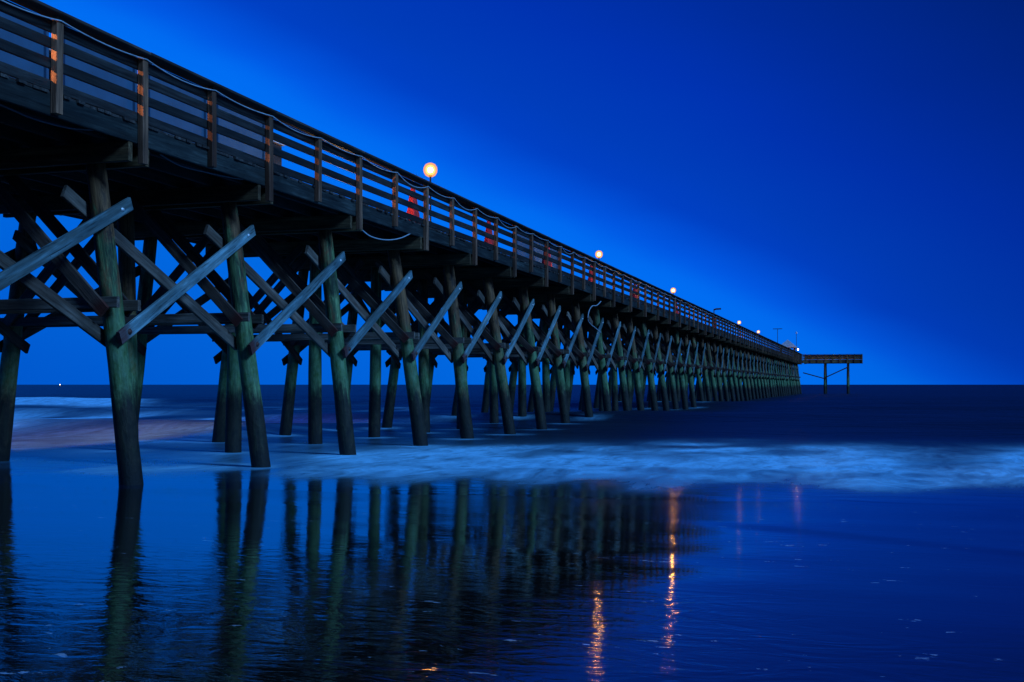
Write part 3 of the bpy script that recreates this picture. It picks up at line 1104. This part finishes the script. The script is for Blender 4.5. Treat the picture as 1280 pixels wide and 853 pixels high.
def kiosk(k, label):
    w = 13.9
    s = s_at(kx(k - 0.13), w)
    o = empty('kiosk', WD(s, w, ZD), -TH)
    tag(o, label, 'kiosk', 'brown kiosks with white ledges on the deck')
    beam('top', Vector((0, -0.6, 1.97)), Vector((0, 0.6, 1.97)), 0.55, 0.12, M_WHITE, o)
    beam('front', Vector((0.2, -0.55, 1.05)), Vector((0.2, 0.55, 1.05)), 0.03, 1.68, M_PLANK, o)
    for y in (-0.52, 0.52):
        beam('leg', Vector((0.1, y, 0)), Vector((0.1, y, 1.9)), 0.08, 0.08, M_PLANK, o, up=Vector((1, 0, 0)))


kiosk(-1, 'brown kiosk side with white ledge in the gap beside the leftmost rail post')
kiosk(0, 'brown kiosk side with white ledge in the gap beside the second rail post')
kiosk(1, 'brown kiosk side with white ledge in the gap beside the third rail post')
kiosk(2, 'brown kiosk side with white ledge in the gap beside the fourth rail post')

# ------------------------------------------------------------------ ropes and cables
pts = []
for k in range(-6, 44):
    s0, s1 = sk(k), sk(k + 1)
    z0 = 6.365
    sag = 0.045 if k % 2 else 0.075
    if k in (5, 7, 9, 13):
        sag = 0.15
    n = 8 if k < 20 else 4
    for q in range(n):
        u = q / n
        s = s0 + (s1 - s0) * u
        pts.append(WD(s, 10.318 + 0.012 * math.sin(u * math.pi), z0 - sag * 4 * u * (1 - u)))
ro = obj('rope', tube(pts, 0.010, 6), M_ROPE)
tag(ro, 'thin pale rope draped from post to post along the outer rail', 'rope')


def hang(name, ctrl, r, mat, label, cat):
    c = [Vector(p) for p in ctrl]
    out = []
    for i in range(len(c) - 1):
        p0, p1, p2, p3 = c[max(i - 1, 0)], c[i], c[i + 1], c[min(i + 2, len(c) - 1)]
        for q in range(8):
            t = q / 8
            out.append(0.5 * ((2 * p1) + (p2 - p0) * t + (2 * p0 - 5 * p1 + 4 * p2 - p3) * t * t + (3 * p1 - p0 - 3 * p2 + p3) * t ** 3))
    out.append(c[-1])
    o = obj(name, tube(out, r, 6), mat)
    return tag(o, label, cat)


def at(px, py, w):
    s = s_at(px, w)
    y = s * CT + w * ST
    return WD(s, w, CAM_Z + (481 - py) / FPX * y)


hang('cable', [at(448, 283, 10.45), at(462, 295, 10.45), at(481, 300, 10.45), at(500, 298, 10.45), at(517, 290, 10.45)], 0.013, M_ROPE,
     'pale cord sagging under the deck edge between two cap beams', 'cord')
hang('cable', [at(-40, 118, 10.6), at(0, 131, 10.6), at(40, 148, 10.6), at(85, 160, 10.6), at(125, 163, 10.6)], 0.012, M_CABLE,
     'dark cable sagging under the deck edge at the left picture edge', 'cable')
hang('cable', [at(200, 193, 10.6), at(225, 207, 10.6), at(260, 216, 10.6), at(300, 224, 10.6), at(318, 224, 10.6)], 0.012, M_CABLE,
     'dark cable sagging under the deck edge right of the first tall post', 'cable')
hang('rope', [at(751, 377, 10.2), at(746, 382, 10.2), at(740, 383, 10.2), at(736, 390, 10.2), at(735, 400, 10.2), at(739, 406, 10.2), at(744, 410, 10.2), at(751, 416, 10.2)], 0.018, M_ROPE,
     'pale rope hanging in a loop below the deck, by the middle of the pier', 'rope')

# ------------------------------------------------------------------ small things
bu = empty('buoy', WD(900, 720, 0), 0)
p_b = Vector(((75 - 640) / FPX * 900, 900, 0))
bu.location = p_b
tag(bu, 'tiny white buoy light on the sea near the left horizon', 'buoy')
obj('float', smooth(lathe([(0.5, -0.5), (0.9, 0.0), (0.8, 0.5), (0.2, 0.7), (0.12, 1.2)], 10)), M_POLE, bu)
bl = obj('light', smooth(lathe([(0.05, -0.3), (0.3, -0.2), (0.36, 0), (0.3, 0.2), (0.05, 0.3)], 10)), M_BUOY, bu)
bl.location = (0, 0, 1.45)

def pebble():
    bm = bmesh.new()
    bmesh.ops.create_icosphere(bm, subdivisions=3, radius=0.03)
    for v_ in bm.verts:
        n = mnoise.noise(v_.co * 40)
        v_.co *= 1 + 0.35 * n
        v_.co.z *= 0.55
    me = bpy.data.meshes.new('shell')
    bm.to_mesh(me)
    bm.free()
    return smooth(me)


d = 0.0
px, py = 869, 843
for it in range(200):
    Y = 3 + it * 0.01
    X = (px - 640) / FPX * Y
    zz = CAM_Z - (py - 481) / FPX * Y
    s_, w_ = X * ST + Y * CT, -X * CT + Y * ST
    if zz <= beach_z(s_, w_):
        break
st = obj('shell', pebble(), plain('dark_shell', (0.02, 0.017, 0.015), 0.4))
st.location = (X, Y, beach_z(s_, w_) + 0.008)
tag(st, 'small dark shell lying on the wet sand in the right foreground', 'shell')
